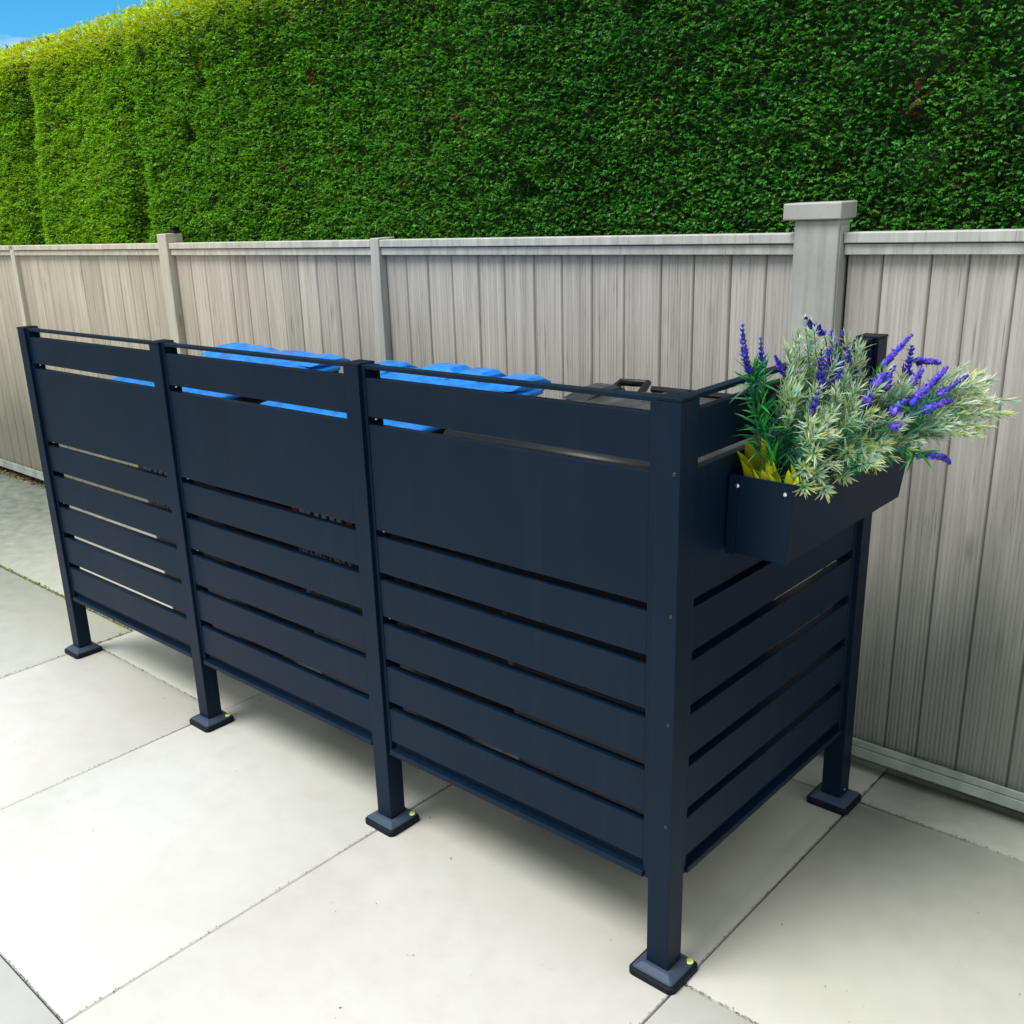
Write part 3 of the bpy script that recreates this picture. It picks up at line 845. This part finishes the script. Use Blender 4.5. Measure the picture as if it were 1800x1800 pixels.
Z0 = 1.03
foliage_plant((.06, .27, Z0), fan((.075, .27, 1.205), 9, .025, .030, .022) + [(.04, .31, 1.29), (.045, .33, 1.305)], 'pale variegated spiky plant rising behind the green strap leaves at the near end', .024, .7)
foliage_plant((.05, .38, Z0), [(.03, .40, 1.325), (.035, .36, 1.315), (.02, .44, 1.315), (.04, .41, 1.29), (.03, .37, 1.28), (.05, .43, 1.27), (.035, .33, 1.275)] + fan((.06, .39, 1.25), 5, .02, .03, .02), 'tallest pale variegated plant, top of the foliage mound', .023, .85)
foliage_plant((.09, .27, Z0), [(.14, .20, 1.065), (.13, .215, 1.095), (.15, .23, 1.085), (.16, .26, 1.10), (.15, .21, 1.13), (.135, .26, 1.15), (.16, .24, 1.055), (.14, .22, 1.16)] + fan((.12, .25, 1.14), 6, .02, .025, .02), 'cream tipped sprays spilling over the near front corner of the trough', .025, .95)
foliage_plant((.09, .38, Z0), fan((.12, .36, 1.19), 10, .022, .04, .022) + fan((.17, .36, 1.11), 6, .015, .045, .02), 'silvery green variegated plant in the middle of the trough front', .025, .75)
foliage_plant((.09, .48, Z0), [(.17, .45, 1.06), (.18, .49, 1.07), (.19, .53, 1.08), (.17, .42, 1.075), (.18, .40, 1.09), (.2, .56, 1.09)] + fan((.16, .48, 1.12), 7, .02, .03, .02), 'yellow tipped sprays hanging over the trough front at mid length', .024, .9)
foliage_plant((.07, .52, Z0), fan((.08, .53, 1.235), 9, .025, .04, .022) + [(.05, .55, 1.28), (.04, .50, 1.285)], 'pale variegated plant behind the mound, below the far post', .024, .8)
foliage_plant((.10, .60, Z0), fan((.15, .60, 1.16), 10, .03, .04, .022) + fan((.19, .63, 1.10), 5, .02, .03, .015), 'green variegated plant between the lavender spikes at the far half', .024, .7)
foliage_plant((.08, .68, Z0), [(.22, .80, 1.16), (.20, .84, 1.175), (.24, .83, 1.13), (.25, .86, 1.12), (.22, .88, 1.15), (.18, .85, 1.19), (.2, .80, 1.13), (.25, .83, 1.095), (.26, .88, 1.09), (.21, .77, 1.11), (.24, .78, 1.08), (.17, .80, 1.18), (.27, .90, 1.12), (.20, .90, 1.17)] + fan((.22, .83, 1.14), 14, .03, .05, .03), 'frosty white tipped spray reaching farthest toward the fence', .023, 1.1, 13)
foliage_plant((.10, .64, Z0), [(.22, .68, 1.085), (.24, .72, 1.075), (.25, .76, 1.07), (.22, .74, 1.09), (.2, .66, 1.10), (.26, .80, 1.08)], 'yellowish low spray leaning out at the far end of the trough', .022, .85)

# lavender stems
PET = [(.085, .04, .75), (.14, .08, .85), (.05, .02, .5), (.25, .17, .9), (.04, .07, .8)]
def lavender(tip, low, base, label, fat=1.0, leafy=0, mid=None):
    fat *= 1.8
    base, tip, low = Vector(base), Vector(tip), Vector(low)
    t = empty('lavender_stem', base); tag(t, label, 'artificial lavender', 'lavender spikes in the trough planter')
    tip -= base; low -= base; z = Vector((0, 0, 0))
    st = MB(); c1 = low - (tip-low)*.6 if leafy >= 0 else low*.5
    pts = [bez(z, c1, low, k/6) for k in range(7)] + [low.lerp(tip, k/4) for k in range(1, 5)]
    st.tube(pts, .0018, 6, .0009); st.build('stem', stem_mat, t)
    fl = Leafy(); Lg = (tip-low).length; n = max(5, int(Lg/.0078)); ax = (tip-low).normalized()
    curve = ax.orthogonal().normalized()*Lg*random.uniform(-.08, .08)
    a = ax.orthogonal().normalized(); b_ = ax.cross(a)
    for k in range(n):
        tt = k/(n-1); p = low.lerp(tip, tt) + curve*math.sin(math.pi*tt) + rv(.0004)
        rad = .0060*fat*(1-.50*tt**1.5)*random.uniform(.85, 1.1)
        m_ = 7
        for j in range(m_):
            an = 2*math.pi*(j+.5*(k % 2))/m_ + random.uniform(-.25, .25); out = a*math.cos(an)+b_*math.sin(an)
            c = random.choice(PET); s_ = random.uniform(.6, 1.35); c = tuple(x*s_ for x in c)
            fl.blade(p+out*rad*.1, (out*1.0+ax*random.uniform(.25, .8)), ax, rad*random.uniform(.9, 1.3), rad*.75, tuple(x*.35 for x in c), c, -.45, 3, .25)
        if k % 3 == 1: fl.blade(p, (a*random.uniform(-1, 1)+b_*random.uniform(-1, 1)+ax*.5), ax, rad*1.9, rad*.35, (.12, .07, .5), (.3, .2, .75), .2, 2, .2)
    fl.build('flower_spike', M['petal'], t)
    if leafy > 0:
        lf = Leafy()
        for _ in range(leafy):
            tt = random.uniform(.25, .92); p = bez(z, c1, low, tt); d = (low-z).normalized()
            dr = (d*.8 + rv(.55)); g_ = random.choice([(.02, .22, .06), (.03, .30, .07), (.015, .16, .09), (.05, .34, .06)])
            lf.blade(p, dr, d+rv(.3), random.uniform(.028, .05), .0048, tuple(x*.6 for x in g_), g_, random.uniform(-.1, .5), 4)
        lf.build('leaves', M['leaf'], t)
LAV = [
 ((.03,.149,1.357),(.03,.182,1.269),(.055,.225,Z0),'tallest upright lavender spike, leftmost of all',1.0,40),
 ((.03,.217,1.326),(.03,.232,1.266),(.058,.235,Z0),'short upright lavender spike just right of the leftmost one',.95,34),
 ((.04,.262,1.288),(.045,.316,1.240),(.05,.30,Z0),'small drooping lavender bud left of the foliage mound',.95,10),
 ((.03,.400,1.343),(.03,.480,1.304),(.045,.50,Z0),'lavender spike leaning left at the very top of the mound',1.0,8),
 ((.03,.520,1.300),(.03,.540,1.268),(.04,.50,Z0),'stubby lavender bud in front of the fence post',1.0,4),
 ((.04,.552,1.300),(.045,.582,1.255),(.05,.53,Z0),'pointed lavender spike left of the far screen post',1.0,6),
 ((.08,.366,1.288),(.08,.368,1.222),(.075,.36,Z0),'slender lavender spike, left of the pair at mound centre',1.0,8),
 ((.09,.381,1.288),(.09,.406,1.216),(.08,.38,Z0),'thick lavender spike, middle one at mound centre',1.25,8),
 ((.08,.452,1.260),(.08,.436,1.212),(.08,.43,Z0),'fat lavender spike touching the right of the thick central one',1.25,4),
 ((.08,.494,1.266),(.08,.526,1.222),(.08,.49,Z0),'lavender spike half hidden right of the central pair',1.0,4),
 ((.10,.761,1.269),(.10,.618,1.224),(.08,.56,Z0),'curved lavender spike leaning right across the far post',.95,14),
 ((.12,.716,1.250),(.12,.695,1.182),(.09,.60,Z0),'broad upright lavender spike on the fence side of the curved one',1.35,8),
 ((.12,.894,1.192),(.12,.758,1.216),(.09,.63,Z0),'lavender spike lying level and pointing at the fence',1.0,4),
 ((.18,.759,1.206),(.18,.600,1.165),(.10,.56,Z0),'long lavender spike at the right with an upturned tip',1.0,6),
 ((.20,.825,1.178),(.20,.660,1.165),(.10,.60,Z0),'lavender spike pointing farthest right among the upper spikes',1.0,4),
 ((.20,.750,1.138),(.20,.575,1.148),(.10,.56,Z0),'lavender spike stretched level below the farthest right one',1.0,4),
 ((.19,.575,1.140),(.19,.455,1.132),(.10,.46,Z0),'low lavender spike lying over the trough centre',1.05,6),
 ((.20,.782,.994),(.20,.640,1.042),(.10,.42,Z0+.01),'single lavender spike drooping below the trough rim at the right',.9,0),
 ((.14,.530,1.224),(.14,.474,1.205),(.09,.46,Z0),'small lavender spike in the pale leaves right of centre',1.1,4),
 ((.15,.442,1.203),(.15,.415,1.180),(.09,.42,Z0),'tiny lavender tuft low in the middle of the pale leaves',1.1,2),
 ((.12,.275,1.232),(.12,.262,1.188),(.08,.27,Z0),'bluish lavender tuft near the green strap leaves',1.0,4),
 ((.18,.640,1.185),(.18,.570,1.155),(.10,.57,Z0),'dense lavender spike crossing the long one at the right',1.2,4),
 ((.13,.600,1.225),(.13,.560,1.185),(.09,.52,Z0),'lavender spike rising in front of the curved one near the far post',1.1,4),
 ((.15,.700,1.205),(.15,.640,1.180),(.10,.58,Z0),'short lavender spike tucked under the broad upright one',1.1,2),
 ((.10,.330,1.262),(.10,.345,1.215),(.08,.34,Z0),'faint lavender spike between the strap leaves and the mound centre',.9,2),
 ((.17,.560,1.165),(.17,.500,1.150),(.10,.50,Z0),'plump lavender spike buried beneath the right hand spikes',1.2,4),
]
for a in LAV: lavender(a[0], a[1], a[2], a[3], a[4], a[5])
# green strap-leaf tuft carrying the two upright spikes, and one leaning out of the front
def strap_tuft(base, pts, n, label, L=.05):
    t = empty('strap_leaf_plant', base); tag(t, label, 'artificial plant')
    lf, st = Leafy(), MB(); b0 = Vector(base); pp = [Vector(p)-b0 for p in pts]
    st.tube(pp, .003, 7, .0018)
    for _ in range(n):
        k = random.randrange(1, len(pp)); tt = random.random(); p = pp[k-1].lerp(pp[k], tt); d = (pp[k]-pp[k-1]).normalized()
        g_ = random.choice([(.012, .24, .07), (.03, .42, .09), (.01, .20, .13), (.08, .50, .05), (.02, .32, .06)])
        lf.blade(p, d*.9+rv(.42), d+rv(.2), L*random.uniform(.6, 1.2), .0058, tuple(x*.55 for x in g_), g_, random.uniform(0, .55), 4)
    for _ in range(7):
        p = pp[-1] + rv(.012); c = (.10, .25, .55)
        for j in range(5): lf.blade(p, rv(), rv(), .006, .005, c, (.2, .4, .7), -.3, 2, .4)
    st.build('stem', stem_mat, t); lf.build('leaves', M['leaf'], t)
strap_tuft((.06, .228, Z0), [(.06, .228, Z0), (.058, .222, 1.12), (.045, .205, 1.18), (.035, .198, 1.235), (.032, .195, 1.262)], 110, 'bright green strap leaf stem standing at the near end of the trough')
strap_tuft((.10, .43, Z0+.012), [(.10, .43, Z0+.012), (.17, .45, 1.078), (.195, .52, 1.08), (.20, .60, 1.055)], 55, 'deep green strap leaves leaning out over the trough front', .045)

# yellow-green pointed leaf clusters at the near end
def pointed(base, specs, label):
    t = empty('broad_leaf_plant', base); tag(t, label, 'artificial plant', 'yellow green broad leaves in the trough')
    lf = Leafy()
    for (x, y, z, L, dx, dy) in specs:
        L *= .74; g_ = random.choice([(.62, .68, .01), (.72, .74, .02), (.48, .58, .015)]); k_ = random.uniform(.6, 1.15)
        g_ = tuple(q*k_ for q in g_)
        lf.blade((x, y, z+.010), (dx*1.0+.08, dy*1.0, 1), (.5+random.uniform(-.5, .5), 1, random.uniform(-.3, .3)), L, L*.52, tuple(q*.35 for q in g_), tuple(q*1.15 for q in g_), random.uniform(-.25, .3), 8, .02)
    lf.build('leaves', M['leaf'], t)
pointed((.02, .205, Z0), [(.0, 0, 0, .088, -.05, -.05), (.016, .010, 0, .096, .0, .05), (.022, -.004, 0, .066, .05, -.05), (.030, .012, .0, .092, .08, .0), (.036, .0, .0, .070, .05, -.1), (-.008, .02, .01, .09, -.2, 0), (.01, .03, .01, .09, .1, .2)], 'lime yellow pointed leaves in the back near corner of the trough')
pointed((.085, .205, Z0), [(-.008, 0, 0, .062, -.15, -.05), (.008, .008, 0, .070, .05, .0), (.020, .0, 0, .062, .25, .0), (.012, .022, 0, .082, .1, .1), (-.014, .02, 0, .072, -.2, 0)], 'lime yellow pointed leaves in the front near corner of the trough')
pointed((.03, .25, Z0), [(-.02, 0, 0.02, .095, -.25, -.1), (-.01, .014, .02, .10, -.1, .1), (.0, .004, .01, .09, -.3, .2)], 'darker olive pointed leaves behind the green stem')
